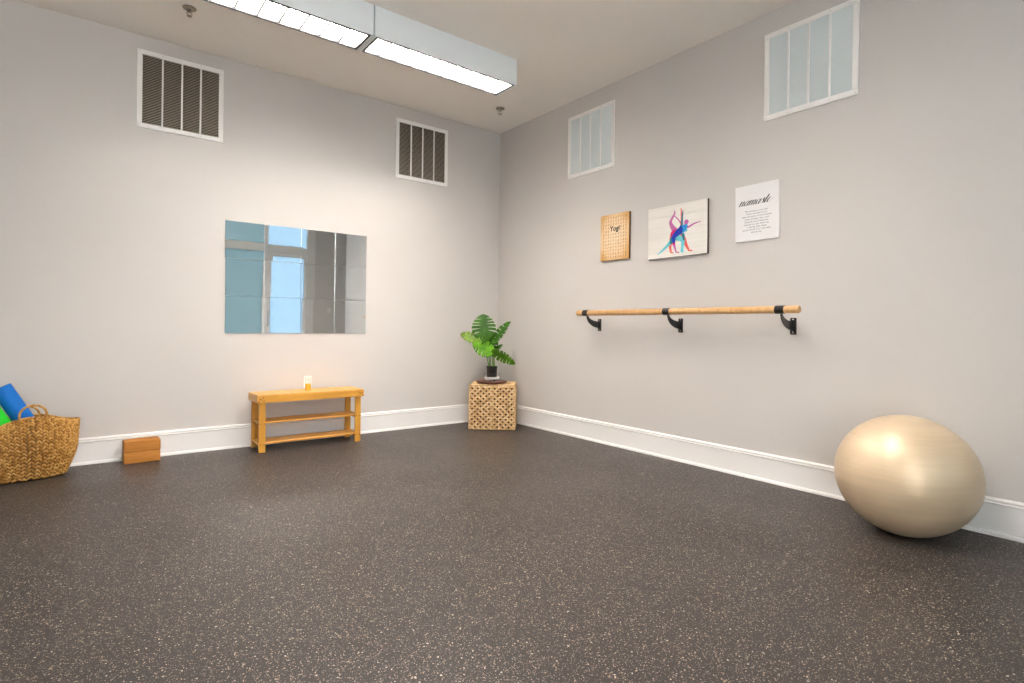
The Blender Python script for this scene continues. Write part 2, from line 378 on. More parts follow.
# ------------------------------------------------------------------ outlet behind the bench, light switch on window wall
def outlet(mw, label, switch=False):
    t = thing('light_switch' if switch else 'wall_outlet', label, 'switch' if switch else 'outlet', mw)
    obj('cover_plate', bx(-0.036, 0.036, -0.058, 0.058, 0.0005, 0.006), M_plate, t, bevel=0.003)
    if switch: obj('rocker', bx(-0.016, 0.016, -0.033, 0.033, 0.006, 0.010), M_plate, t, bevel=0.002)
    else:
        for s in (-1, 1):
            bm = bx(-0.016, 0.016, s*0.024-0.014, s*0.024+0.014, 0.006, 0.008)
            r = obj('socket', bm, M_plate, t, bevel=0.0015)
            bm = bmesh.new(); box(bm, -0.008, -0.006, s*0.024-0.004, s*0.024+0.006, 0.0081, 0.0085); box(bm, 0.006, 0.008, s*0.024-0.004, s*0.024+0.006, 0.0081, 0.0085)
            obj('slot', bm, M_dark, r)
    return t
M_plate = mat('ivory_plastic', (0.95, 0.92, 0.86, 1), 0.35)
outlet(on_back(1.617, 0.520), 'white wall outlet just above the bench, partly behind the candle')
outlet(on_front(3.985, 1.328), 'white light switch on the window wall, seen in the mirror', True)

# ------------------------------------------------------------------ bench
BX0, BX1, BY0, BY1, BZ = 1.108, 2.010, 4.800, 5.100, 0.470
t = thing('shoe_bench', 'low honey bamboo bench with slatted seat and two shelves under the mirror', 'bench', Matrix.Translation(((BX0+BX1)/2, (BY0+BY1)/2, 0)))
bl, bd = (BX1-BX0)/2, (BY1-BY0)/2
nS = 15; gap = 0.0035; sw = (2*bl-0.002)/nS
bm = bmesh.new()
for i in range(nS): box(bm, -bl+0.001+i*sw+gap/2, -bl+0.001+(i+1)*sw-gap/2, -bd+0.0005, bd-0.0005, BZ-0.010, BZ)
obj('seat', bm, M_bamboo_y, t, bevel=0.0015, seg=1)
for y in (-1, 1): obj('apron', bx(-bl, bl, y*bd-(0.018 if y > 0 else 0), y*bd+(0.018 if y < 0 else 0), BZ-0.064, BZ-0.0105), M_bamboo, t, bevel=0.003)
for x in (-1, 1): obj('end_rail', bx(x*bl-(0.018 if x > 0 else 0), x*bl+(0.018 if x < 0 else 0), -bd+0.0185, bd-0.0185, BZ-0.064, BZ-0.0105), M_bamboo_y, t, bevel=0.002)
for sx in (-1, 1):
    for sy in (-1, 1):
        x0 = sx*(bl-0.020); y0 = sy*(bd-0.019)
        x1 = x0-sx*0.052; y1 = y0-sy*0.020
        lg = obj('leg', bx(min(x0, x1), max(x0, x1), min(y0, y1), max(y0, y1), 0, BZ-0.0108), M_bamboo_z, t, bevel=0.003)
        if sy < 0:
            for z in (0.232, 0.064):
                for dx in (0.011, 0.041):
                    bm = bmesh.new(); tube(bm, [(x0-sx*dx, y0-0.0012, z), (x0-sx*dx, y0+0.001, z)], 0.0045, 10)
                    obj('screw', bm, M_dark, lg)
for sx in (-1, 1):
    for dx, z in ((0.022, BZ-0.030), (0.045, BZ-0.024), (0.034, BZ-0.038), (0.016, BZ-0.050), (0.052, BZ-0.048)):
        bm = bmesh.new(); tube(bm, [(sx*(bl-dx), -bd-0.0012, z), (sx*(bl-dx), -bd+0.002, z)], 0.0048, 10)
        obj('screw', bm, M_dark, t)
for z in (0.232, 0.062):
    bm = bmesh.new(); d = bd-0.040
    for k in range(5):
        y0 = -d+k*(2*d/5); box(bm, -bl+0.0205, bl-0.0205, y0+0.003, y0+2*d/5-0.003, z, z+0.012)
    for x in (-1, 1): box(bm, min(x*(bl-0.04), x*(bl-0.068)), max(x*(bl-0.04), x*(bl-0.068)), -d, d, z-0.016, z-0.0002)
    obj('shelf', bm, M_bamboo, t, bevel=0.0015, seg=1)

# candle jar on the bench
t = thing('candle_jar', 'small clear glass jar with amber candle standing on the bench', 'candle', Matrix.Translation((1.550, 4.925, BZ)))
def glass(name, col=(1, 1, 1, 1), rough=0.0):
    m = bpy.data.materials.new(name); m.use_nodes = True; q = NT(m); q.t.nodes.remove(q.b)   # thin-walled glass
    tr = q.n('ShaderNodeBsdfTransparent'); tr.inputs[0].default_value = col
    gl = q.n('ShaderNodeBsdfGlossy'); gl.inputs['Roughness'].default_value = 0.03
    lw = q.n('ShaderNodeLayerWeight', Blend=0.5); mx = q.n('ShaderNodeMixShader')
    pw = q.n('ShaderNodeMath', _operation='POWER'); q.l(lw.outputs['Facing'], pw.inputs[0]); pw.inputs[1].default_value = 4.0
    fr = q.n('ShaderNodeMath', _operation='MULTIPLY_ADD'); q.l(pw.outputs[0], fr.inputs[0]); fr.inputs[1].default_value = 0.5; fr.inputs[2].default_value = 0.04
    q.l(fr.outputs[0], mx.inputs[0]); q.l(tr.outputs[0], mx.inputs[1]); q.l(gl.outputs[0], mx.inputs[2])
    q.l(mx.outputs[0], q.t.nodes['Material Output'].inputs[0]); return m
M_glass = glass('clear_glass', (0.985, 0.99, 0.985, 1)); M_amber = mat('amber_wax', (0.90, 0.50, 0.015, 1), 0.3)
bm = bmesh.new(); lathe(bm, [(0.0005, 0.0), (0.024, 0.0), (0.0255, 0.004), (0.0255, 0.118), (0.0245, 0.120), (0.024, 0.117), (0.024, 0.005), (0.0005, 0.004)], 32)
obj('glass', bm, M_glass, t, smooth=True)
bm = bmesh.new(); lathe(bm, [(0.0005, 0.0045), (0.0235, 0.0050), (0.0235, 0.062), (0.0005, 0.062)], 32)
obj('wax', bm, M_amber, t, smooth=False)
bm = bmesh.new(); tube(bm, [(0, 0, 0.061), (0.001, 0, 0.071), (0.003, 0, 0.077)], 0.001, 6)
obj('wick', bm, M_dark, t)

# ------------------------------------------------------------------ yoga blocks
def block(z, ang, dy, label):
    mw = Matrix.Translation((0.352, 5.047+dy, z)) @ Matrix.Rotation(math.radians(ang), 4, 'Z')
    o = obj('yoga_block', bx(-0.115, 0.115, -0.068, 0.068, 0, 0.0815), M_cork, None, bevel=0.007, seg=3)
    o.matrix_world = mw; tag(o, label, 'yoga block', 'stacked yoga blocks')
block(0.0, 1.0, 0.0, 'orange tan cork yoga block on the floor, under another by the baseboard')
block(0.0825, 1.6, 0.003, 'orange tan cork yoga block lying on top of the other one')

# ------------------------------------------------------------------ seagrass basket with mats
def superell(a, e): return math.copysign(abs(math.cos(a))**e, math.cos(a)), math.copysign(abs(math.sin(a))**e, math.sin(a))
BKC = Vector((-0.298, 4.905, 0)); BKR = math.radians(13)
t = thing('seagrass_basket', 'large woven seagrass tote basket with ring handles by the left edge', 'basket', Matrix.Translation(BKC) @ Matrix.Rotation(BKR, 4, 'Z'))
def rim_h(a):                 # rim dips between handles and ends, rises at the handles (front and back)
    c = math.cos(a); s = abs(math.sin(a))
    return 0.345+0.066*s**4+0.018*max(0, c)**3-0.038*max(0, -c)
def bsurf(a, v):
    """v 0 bottom centre .. 1 rim"""
    cx, cy = superell(a, 0.85)
    hz = rim_h(a)
    v = max(0.0, min(1.0, v))
    if v < 0.18:
        k = v/0.18; return Vector((0.205*k*cx, 0.115*k*cy, 0.012))
    q = min(1.0, (v-0.18)/0.82)
    bulge = math.sin(min(1, q*1.9)*PI/2)
    ax = 0.205+0.050*bulge+0.022*q; ay = 0.115+0.030*bulge-0.050*(max(0, q-0.35)/0.65)**1.3
    return Vector((ax*cx, ay*cy, 0.012+(hz-0.012)*(1-(1-q)**1.18)))
def bnorm(a, v):
    e = 1e-3; v = max(0.01, min(0.99, v)); du = bsurf(a+e, v)-bsurf(a-e, v); dv = bsurf(a, v+e)-bsurf(a, v-e)
    return du.cross(dv).normalized()
bm = bmesh.new(); NA, NV = 72, 22
g = [[bm.verts.new(bsurf(2*PI*i/NA, max(0.01, j/NV))-(bnorm(2*PI*i/NA, max(0.02, j/NV))*0.004)) for i in range(NA)] for j in range(NV+1)]
for j in range(NV):
    for i in range(NA): bm.faces.new((g[j][i], g[j][(i+1) % NA], g[j+1][(i+1) % NA], g[j+1][i]))
bm.faces.new(g[0][::-1])
obj('lining', bm, M_sea_in, t, smooth=True)
bm = bmesh.new(); rb = random.Random(3); NC, NR = 58, 19
for i in range(NC):
    for j in range(NR):
        v = 0.17+0.83*(j+0.5)/NR
        for s in (-1, 1):
            a = 2*PI*(i+0.5+s*0.22+rb.uniform(-.09, .09))/NC; vv = v+(0.5 if i % 2 else 0)*0.83/NR*0.5
            if vv > 1: continue
            p = bsurf(a, vv); n = bnorm(a, min(0.985, vv))
            e = 1e-3; du = (bsurf(a+e, vv)-bsurf(a-e, vv)).normalized(); dv = (bsurf(a, min(1, vv+e))-bsurf(a, vv-e)).normalized()
            d = dv*0.75-du*s*0.65
            puff(bm, p+n*rb.uniform(0.001, 0.004), n, d, 0.029*rb.uniform(.85, 1.25), 0.0130*rb.uniform(.85, 1.2), 0.014, 4, 5)
obj('woven_body', bm, M_sea, t, smooth=True)
bm = bmesh.new(); NRim = 150
for i in range(NRim):          # twisted rim
    a = 2*PI*i/NRim; p = bsurf(a, 1.0); d = (bsurf(a+0.02, 1)-bsurf(a-0.02, 1)).normalized(); n = bnorm(a, 0.98); u = d.cross(n)
    puff(bm, p+Vector((0, 0, 0.002)), n, d+Vector((0, 0, 0.55)), 0.030, 0.014, 0.018, 4, 5)
obj('rim', bm, M_sea, t, smooth=True)
for sy in (-1, 1):             # ring handles
    bm = bmesh.new(); R = 0.064; hc = Vector((0.012, -0.112, 0.433) if sy < 0 else (0.012, 0.095, 0.405))
    tilt = 0.10*sy
    cen = []
    for k in range(40):
        q = 2*PI*k/40; cen.append(hc+Vector((R*1.08*math.cos(q), tilt*R*math.sin(q), R*math.sin(q))))
    tube(bm, cen, 0.0068, 8, closed=True)
    for k in range(0, 40):
        q = 2*PI*k/40; d = Vector((-math.sin(q), 0, math.cos(q))); n = Vector((math.cos(q), 0, math.sin(q)))
        puff(bm, cen[k]+Vector((0, -0.003, 0)), Vector((0, -1, 0)), d+n*0.8, 0.020, 0.009, 0.010, 4, 5)
        puff(bm, cen[k]+Vector((0, 0.003, 0)), Vector((0, 1, 0)), d-n*0.8, 0.020, 0.009, 0.010, 4, 5)
    obj('handle', bm, M_sea, t, smooth=True)

def mat_roll(name, top, bot, r, col, col2, label):
    top, bot = Vector(top), Vector(bot); L = (top-bot).length
    m_ = mat(name+'_foam', col, 0.55, spec=0.3); tt = NT(m_)
    nz = tt.n('ShaderNodeTexNoise', Scale=400.0, Detail=2.0); tt.l(tt.coord(), nz.inputs['Vector']); tt.bump(nz.outputs[0], 0.3, 0.001)
    # spiral cross-section: a rolled sheet with a loose end
    bm = bmesh.new(); th = 0.0055; turns = int(r*0.78/th); n = 40; ring_o, ring_i = [], []
    N = n*turns
    for k in range(N+1):
        a = 2*PI*k/n; rad = r-(N-k)/n*th
        for lst, q in ((ring_o, rad), (ring_i, rad-th*0.90)):
            lst.append((q*math.cos(a), q*math.sin(a)))
    vo = [[bm.verts.new((x, y, z)) for x, y in ring_o] for z in (0, L)]; vi = [[bm.verts.new((x, y, z)) for x, y in ring_i] for z in (0, L)]
    for k in range(N):
        bm.faces.new((vo[0][k], vo[0][k+1], vo[1][k+1], vo[1][k])); bm.faces.new((vi[0][k+1], vi[0][k], vi[1][k], vi[1][k+1]))
        bm.faces.new((vo[1][k], vo[1][k+1], vi[1][k+1], vi[1][k])); bm.faces.new((vo[0][k+1], vo[0][k], vi[0][k], vi[0][k+1]))
    for k in (0, N): bm.faces.new((vo[0][k], vo[1][k], vi[1][k], vi[0][k]))
    bmesh.ops.recalc_face_normals(bm, faces=bm.faces)
    o = obj('rolled_yoga_mat', bm, m_, None)
    z = (top-bot).normalized(); x, y = ortho(z)
    mw = Matrix((x, y, z)).transposed().to_4x4(); mw.translation = bot; o.matrix_world = mw
    return tag(o, label, 'yoga mat', 'yoga mats in the basket')
mat_roll('blue', (-0.432, 4.912, 0.612), (-0.150, 4.912, 0.085), 0.057, (0.003, 0.165, 0.60, 1), None, 'blue rolled yoga mat leaning out of the seagrass basket')
mat_roll('green', (-0.530, 4.875, 0.560), (-0.270, 4.875, 0.085), 0.057, (0.02, 0.62, 0.025, 1), None, 'bright green rolled yoga mat in the seagrass basket, below the blue one')

# ------------------------------------------------------------------ woven cube in the corner
cang = math.atan2(-0.308, 0.363)
cw_, cd_, ch_ = 0.474, 0.430, 0.460
fc = Vector((3.270, 4.577, 0)); inn = Vector((0.647, 0.763, 0)).normalized()
cc = fc+inn*(cd_/2+0.006)
CM = Matrix.Translation(cc) @ Matrix.Rotation(cang, 4, 'Z')
t = thing('woven_storage_cube', 'square woven water hyacinth cube standing in the far corner', 'storage cube', CM)
hw, hd = cw_/2-0.008, cd_/2-0.008
obj('core', bx(-hw, hw, -hd, hd, 0.002, ch_-0.008), M_shade, t)
rc = random.Random(11)
def weave_panel(name, o, ux, uy, nrm, W_, H_, nx, ny):
    bm = bmesh.new(); px, py = W_/nx, H_/ny
    for j in range(ny):
        for i in range(nx):
            c = o+ux*(px*(i+0.5+rc.uniform(-.05, .05)))+uy*(py*(j+0.5))+nrm*(0.003+rc.uniform(0, .0015))
            s = 1 if (i+j) % 2 == 0 else -1
            puff(bm, c, nrm, ux*1.0+uy*0.75*s, px*1.34, py*0.88, 0.015, 4, 6)
    # seams and border plaits
    for k in range(ny*2):
        for xx in (0.0, W_/2, W_):
            puff(bm, o+ux*xx+uy*(H_*(k+0.5)/(ny*2))+nrm*0.002, nrm, uy+ux*(0.5 if k % 2 else -0.5), H_/(ny*2)*1.5, 0.012, 0.012, 4, 5)
    for k in range(nx*2):
        for yy in (0.004, H_-0.004):
            puff(bm, o+uy*yy+ux*(W_*(k+0.5)/(nx*2))+nrm*0.002, nrm, ux+uy*(0.5 if k % 2 else -0.5), W_/(nx*2)*1.5, 0.013, 0.012, 4, 5)
    obj(name, bm, M_hya, t, smooth=True)
X, Y, Z = Vector((1, 0, 0)), Vector((0, 1, 0)), Vector((0, 0, 1))
weave_panel('woven_side', Vector((-hw, -hd, 0.006)), X, Z, -Y, 2*hw, ch_-0.020, 16, 17)
weave_panel('woven_side', Vector((hw, hd, 0.006)), -X, Z, Y, 2*hw, ch_-0.020, 16, 17)
weave_panel('woven_side', Vector((hw, -hd, 0.006)), Y, Z, X, 2*hd, ch_-0.020, 15, 17)
weave_panel('woven_side', Vector((-hw, hd, 0.006)), -Y, Z, -X, 2*hd, ch_-0.020, 15, 17)
bm = bmesh.new()
for j in range(22):
    for i in range(16):
        px, py = 2*hw/16, 2*hd/22
        puff(bm, Vector((-hw+px*(i+0.5), -hd+py*(j+0.5), ch_-0.0065)), Z, X+Y*0.25*(1 if (i+j) % 2 else -1), px*1.3, py*0.95, 0.012, 4, 6)
obj('lid', bm, M_hya, t, smooth=True)

# tray, planter and plant
PC = Vector((3.384, 4.742, 0)); ZT = ch_+0.0005
o = None
bm = bmesh.new(); lathe(bm, [(0.001, 0), (0.120, 0), (0.150, 0.006), (0.161, 0.014), (0.162, 0.021), (0.158, 0.0235), (0.150, 0.0225), (0.001, 0.0225)], 48)
o = obj('round_tray', bm, M_tray, None, smooth=True); o.matrix_world = Matrix.Translation(PC+Z*ZT)
tag(o, 'round dark red wooden tray on the woven cube under the plant', 'tray')
ZP = ZT+0.0230
M_stone = paint('white_pebbles', (0.80, 0.76, 0.72, 1), 0.6, 0.3, 60)
t = thing('potted_monstera', 'leafy green monstera in a black pot inside a glass bowl on the tray', 'potted plant', Matrix.Translation(PC+Z*ZP) @ Matrix.Rotation(-yaw, 4, 'Z'))
# local axes here: x = to the right along the view, y = away, z = up
bm = bmesh.new(); lathe(bm, [(0.001, 0), (0.080, 0), (0.086, 0.004), (0.087, 0.085), (0.0855, 0.086), (0.084, 0.085), (0.083, 0.008), (0.001, 0.005)], 40)
bowl = obj('glass_bowl', bm, M_glass, t, smooth=True)
bm = bmesh.new(); rp = random.Random(4)
for k in range(340):
    a = rp.uniform(0, 2*PI); r = 0.058+0.019*math.sqrt(rp.random()); z = rp.uniform(0.012, 0.040)
    sz = rp.uniform(.007, .011)
    puff(bm, Vector((r*math.cos(a), r*math.sin(a), z)), Vector((rp.uniform(-1, 1), rp.uniform(-1, 1), 2)), Vector((rp.uniform(-1, 1), rp.uniform(-1, 1), 0.01)), sz*1.7, sz*1.4, sz, 4, 6)
pb = obj('white_pebbles', bm, M_stone, t, smooth=True); pb['kind'] = 'stuff'
M_pot = mat('black_plastic', (0.012, 0.012, 0.012, 1), 0.4)
bm = bmesh.new(); lathe(bm, [(0.001, 0.006), (0.050, 0.006), (0.056, 0.140), (0.059, 0.141), (0.059, 0.153), (0.056, 0.153), (0.054, 0.135), (0.001, 0.133)], 36)
obj('pot', bm, M_pot, t, smooth=True)
M_soil = mat('potting_soil', (0.02, 0.013, 0.009, 1), 0.95)
bm = bmesh.new(); lathe(bm, [(0.0005, 0.143), (0.03, 0.141), (0.0535, 0.137), (0.0535, 0.134), (0.0005, 0.134)], 24)
obj('soil', bm, M_soil, t, smooth=True)

def leaf_mat(name, c1, c2):
    m = mat(name, c1, 0.48, spec=0.3); tt = NT(m)
    m.node_tree.nodes['Principled BSDF'].inputs['Subsurface Weight'].default_value = 0.0
    nz = tt.n('ShaderNodeTexNoise', Scale=14.0, Detail=3.0); tt.l(tt.coord(), nz.inputs['Vector'])
    tt.l(tt.ramp(nz.outputs[0], [(0.35, c1), (0.65, c2)]), tt.b.inputs['Base Color']); return m
M_leafd = leaf_mat('leaf_deep_green', (0.022, 0.092, 0.002, 1), (0.048, 0.16, 0.004, 1))
M_leafl = leaf_mat('leaf_light_green', (0.060, 0.22, 0.004, 1), (0.16, 0.39, 0.012, 1))
M_leafy = leaf_mat('leaf_yellow_green', (0.13, 0.22, 0.020, 1), (0.20, 0.34, 0.03, 1))
M_stem = mat('stem_green', (0.12, 0.24, 0.04, 1), 0.45)
def Wv(dx, dy, z): return Vector((dx, dy, z-ZP))
def leaf(base, tip, side, width, mt, notch=5, droop=0.02, cup=0.15, seed=0):
    """split monstera blade from base to tip; side = direction of its right half"""
    rl = random.Random(seed); ax = tip-base; L = ax.length; ax.normalize(); side = (side-ax*side.dot(ax)).normalized(); nr = side.cross(ax).normalized()
    bm = bmesh.new(); NT_, NS = 96, 7
    cuts = [(0.12+0.70*(k+0.5)/notch+rl.uniform(-.015, .015), 0.019+rl.uniform(0, .006), rl.uniform(.22, .40)) for k in range(notch)] if notch else []
    rows = {}
    for sgn in (-1, 1):
        off = 0.03*sgn
        for i in range(NT_+1):
            u = i/NT_
            wd = width/2*(math.sin(PI*min(1, u**0.62))**0.62)*(1.0 if u > 0 else 0)
            lim = 1.0
            for c, hw_, dep in cuts:
                x = abs(u-c-off)/hw_
                if x < 1: lim = min(lim, dep+(1-dep)*x**2.6)
            for j in range(NS+1):
                s = j/NS*lim
                fwd = 0.20*width*s*(1-u)*0.9-0.16*width*s*s*(1-u)**3*2.2   # veins sweep forward, heart lobes fall back
                p = base+ax*(L*u+fwd)+side*(sgn*wd*s)+nr*(cup*width*s*s*0.5-droop*math.sin(u*PI*0.5)**2*-1+0.01*width*math.sin(u*26+s*4)*s)
                p -= nr*(droop*2*u*u)
                rows[(sgn, i, j)] = bm.verts.new(p) if (j > 0 or sgn < 0) else rows[(-1, i, 0)]
    for sgn in (-1, 1):
        for i in range(NT_):
            for j in range(NS):
                q = [rows[(sgn, i, j)], rows[(sgn, i+1, j)], rows[(sgn, i+1, j+1)], rows[(sgn, i, j+1)]]
                if sgn > 0: q.reverse()
                try: bm.faces.new(q)
                except ValueError: pass
    bmesh.ops.remove_doubles(bm, verts=bm.verts, dist=1e-5)
    bmesh.ops.recalc_face_normals(bm, faces=bm.faces)
    o = obj('leaf', bm, mt, t, smooth=True)
    s = o.modifiers.new('thick', 'SOLIDIFY'); s.thickness = 0.0014
    return o
def curve3(a, b, c, n=12): return [a*(1-k/n)**2+b*2*(k/n)*(1-k/n)+c*(k/n)**2 for k in range(n+1)]
def stem(a, b, c, r0=0.0055, r1=0.003):
    bm = bmesh.new(); P = curve3(a, b, c); tube(bm, P, [r0+(r1-r0)*k/(len(P)-1) for k in range(len(P))], 8)
    obj('stem', bm, M_stem, t, smooth=True)
P0 = Vector((-0.022, 0, 0.134)); P1 = Vector((0.022, 0.004, 0.134))
L1b = Wv(-0.085, 0.00, 0.955)
leaf(L1b, Wv(-0.098, 0.05, 1.185), Vector((1, 0.1, 0)), 0.255, M_leafd, 5, 0.012, -0.10, 1)
stem(P0, Wv(-0.03, 0.02, 0.80), L1b+Vector((0, 0.004, 0.01)))
L2b = Wv(-0.155, -0.01, 0.900)
leaf(L2b, Wv(-0.335, 0.03, 0.970), Vector((0.25, 0.55, 0.75)), 0.135, M_leafy, 3, 0.012, 0.22, 2)
stem(P0+Vector((-0.01, 0.01, 0)), Wv(-0.06, 0.03, 0.83), L2b)
L3b = Wv(0.020, 0.02, 0.885)
leaf(L3b, Wv(0.185, 0.04, 1.105), Vector((0.55, -0.75, -0.32)), 0.150, M_leafd, 4, 0.014, 0.25, 3)
stem(P1, Wv(0.01, 0.02, 0.78), L3b)
L4b = Wv(-0.005, -0.03, 0.800)
leaf(L4b, Wv(-0.205, -0.07, 0.865), Vector((-0.25, -0.45, -0.85)), 0.185, M_leafl, 4, 0.030, 0.10, 4)
stem(P0+Vector((0.008, -0.01, 0)), Wv(-0.02, -0.01, 0.72), L4b)
L5b = Wv(0.022, -0.03, 0.785)
leaf(L5b, Wv(0.250, -0.07, 0.680), Vector((0.30, -0.70, 0.62)), 0.170, M_leafl, 5, 0.012, -0.12, 5)
stem(P1+Vector((0.006, -0.008, 0)), Wv(0.02, -0.01, 0.72), L5b)
L6b = Wv(0.000, 0.03, 0.800)
leaf(L6b, Wv(0.015, 0.05, 0.985), Vector((0.9, -0.4, 0)), 0.135, M_leafd, 3, 0.010, 0.15, 6)
L7b = Wv(-0.030, 0.01, 0.810)
leaf(L7b, Wv(-0.105, -0.02, 0.945), Vector((0.8, 0.5, 0.4)), 0.125, M_leafd, 3, 0.010, 0.15, 8)
L8b = Wv(0.035, 0.00, 0.800)
leaf(L8b, Wv(0.110, 0.00, 0.862), Vector((0.4, -0.7, -0.5)), 0.070, M_leafd, 2, 0.006, 0.2, 9)
stem(P1+Vector((-0.008, 0.01, 0)), Wv(0.00, 0.03, 0.72), L6b)

# ------------------------------------------------------------------ barre
BO = 0.178; BZR = 1.183
t = thing('ballet_barre', 'wall mounted wooden barre on three black brackets along the right wall', 'barre', on_right(2.692, BZR))
bm = bmesh.new(); tube(bm, [(-0.990, 0, BO), (-0.986, 0, BO), (1.004, 0, BO), (1.008, 0, BO)], [0.022, 0.0245, 0.0245, 0.022], 32)
obj('rail', bm, M_rail, t, smooth=True).modifiers.new('es', 'EDGE_SPLIT').split_angle = 0.7
for yb in (3.570, 2.692, 1.805):
    u = 2.692-yb; z0 = -0.106            # plate centre height below the rail
    bm = bmesh.new(); box(bm, u-0.021, u+0.021, z0-0.056, z0+0.056, 0.0005, 0.0055)
    br = obj('bracket', bm, M_black, t, bevel=0.002)
    bm = bmesh.new(); out, inn_ = [], []
    for k in range(15):
        q = k/14*PI/2
        out.append((0.005+(BO-0.011)*math.sin(q), -0.020+z0-0.008+((-0.024)-(z0-0.028))*(1-math.cos(q))))
    for k in range(15):
        q = k/14*PI/2
        inn_.append((0.005+(BO-0.029)*math.sin(q), z0+0.030+((-0.022)-(z0+0.030))*(1-math.cos(q))**1.0))
    poly = out+inn_[::-1]
    a = [bm.verts.new((u-0.004, y, z)) for z, y in poly]; b = [bm.verts.new((u+0.004, y, z)) for z, y in poly]; n = len(poly)
    for i in range(14):
        for V, rev in ((a, False), (b, True)):
            q = [V[i], V[i+1], V[n-2-i], V[n-1-i]]
            bm.faces.new(q if not rev else q[::-1])
    for i in range(n): bm.faces.new((a[i], b[i], b[(i+1) % n], a[(i+1) % n]))
    bmesh.ops.recalc_face_normals(bm, faces=bm.faces)
    obj('arm', bm, M_black, br)
    bm = bmesh.new(); n = 28; R0, R1 = 0.0248, 0.0275
    for (xa, xb) in ((u-0.030, u+0.030),):
        rings = []
        for x, r in ((xa, R0), (xa, R1), (xb, R1), (xb, R0)): rings.append([bm.verts.new((x, r*math.sin(2*PI*k/n), BO+r*math.cos(2*PI*k/n))) for k in range(n)])
        for p, q in zip(rings, rings[1:]):
            for k in range(n): bm.faces.new((p[k], p[(k+1) % n], q[(k+1) % n], q[k]))
    bmesh.ops.recalc_face_normals(bm, faces=bm.faces)
    obj('collar', bm, M_black, br)
    for s in (-1, 1):
        bm = bmesh.new(); lathe(bm, [(0.0058, 0.0050), (0.0058, 0.0072), (0.002, 0.0086)], 12, (u, z0+s*0.044, 0), cap=True)
        obj('screw', bm, M_screw, br)

# ------------------------------------------------------------------ exercise ball
def ball_mat():
    m = mat('pearl_vinyl', (0.55, 0.435, 0.30, 1), 0.42, spec=0.55); t = NT(m)
    t.b.inputs['Metallic'].default_value = 0.22; t.b.inputs['Coat Weight'].default_value = 0.30; t.b.inputs['Coat Roughness'].default_value = 0.33
    wv = t.n('ShaderNodeTexNoise', Scale=1.0, Detail=3.0); t.l(t.coord((2, 2, 60)), wv.inputs['Vector'])
    t.l(t.ramp(wv.outputs[0], [(0.3, (0.70, 0.53, 0.345, 1)), (0.7, (0.76, 0.585, 0.39, 1))]), t.b.inputs['Base Color'])
    t.bump(wv.outputs[0], 0.10, 0.004); return m
M_ball = ball_mat()
bm = bmesh.new(); bmesh.ops.create_uvsphere(bm, u_segments=96, v_segments=96, radius=1)
for v in bm.verts:           # fine moulded ribs around the equator, slightly squashed underneath
    la = math.asin(max(-1, min(1, v.co.z)))
    rib = 1+0.0016*math.cos(la*84)*math.exp(-(la/0.75)**4)
    v.co = Vector((v.co.x*0.3225*rib, v.co.y*0.3225*rib, v.co.z*0.309))
    if v.co.z < -0.302: v.co.z = -0.302
t = thing('exercise_ball', 'large pearly beige exercise ball on the floor against the right baseboard', 'exercise ball', Matrix.Translation((3.414, 1.050, 0.302)))
o = obj('ball_shell', bm, M_ball, t, smooth=True); o.matrix_local = Matrix.Identity(4)
bm = bmesh.new(); lathe(bm, [(0.001, 0.3085), (0.006, 0.3085), (0.007, 0.3070), (0.001, 0.3050)], 14)
pl = obj('valve_plug', bm, M_plate, t, smooth=True)

# ------------------------------------------------------------------ wall art
def text_bm(txt, size, align='CENTER', line=1.0, shear=0.0, offset=0.0):
    c = bpy.data.curves.new('tmp', 'FONT'); c.body = txt; c.size = size; c.align_x = align; c.space_line = line; c.shear = shear; c.offset = offset; c.resolution_u = 3
    o = bpy.data.objects.new('tmp', c); COL.objects.link(o)
    dg = bpy.context.evaluated_depsgraph_get(); me = bpy.data.meshes.new_from_object(o.evaluated_get(dg))
    bpy.data.objects.remove(o); bpy.data.curves.remove(c)
    bm = bmesh.new(); bm.from_mesh(me); bpy.data.meshes.remove(me); return bm
def sweep(bm, pts, widths, z):
    """flat ribbon through pts with half-widths"""
    L_, R_ = [], []
    for i, (x, y) in enumerate(pts):
        a = pts[max(0, i-1)]; b = pts[min(len(pts)-1, i+1)]; dx, dy = b[0]-a[0], b[1]-a[1]; d = math.hypot(dx, dy) or 1
        nx, ny = -dy/d, dx/d; w_ = widths[i]
        L_.append(bm.verts.new((x+nx*w_, y+ny*w_, z))); R_.append(bm.verts.new((x-nx*w_, y-ny*w_, z)))
    for i in range(len(pts)-1): bm.faces.new((R_[i], R_[i+1], L_[i+1], L_[i]))
def catmull(P, n=8):
    out = []
    for i in range(len(P)-1):
        p0, p1, p2, p3 = P[max(0, i-1)], P[i], P[i+1], P[min(len(P)-1, i+2)]
        for k in range(n):
            s = k/n
            out.append(tuple(0.5*((2*p1[c])+(-p0[c]+p2[c])*s+(2*p0[c]-5*p1[c]+4*p2[c]-p3[c])*s*s+(-p0[c]+3*p1[c]-3*p2[c]+p3[c])*s**3) for c in range(len(p1))))
    out.append(tuple(P[-1])); return out
M_ink = mat('black_ink', (0.012, 0.011, 0.012, 1), 0.6)
M_paper = paint('sign_white', (0.86, 0.83, 0.83, 1), 0.6, 0.03)

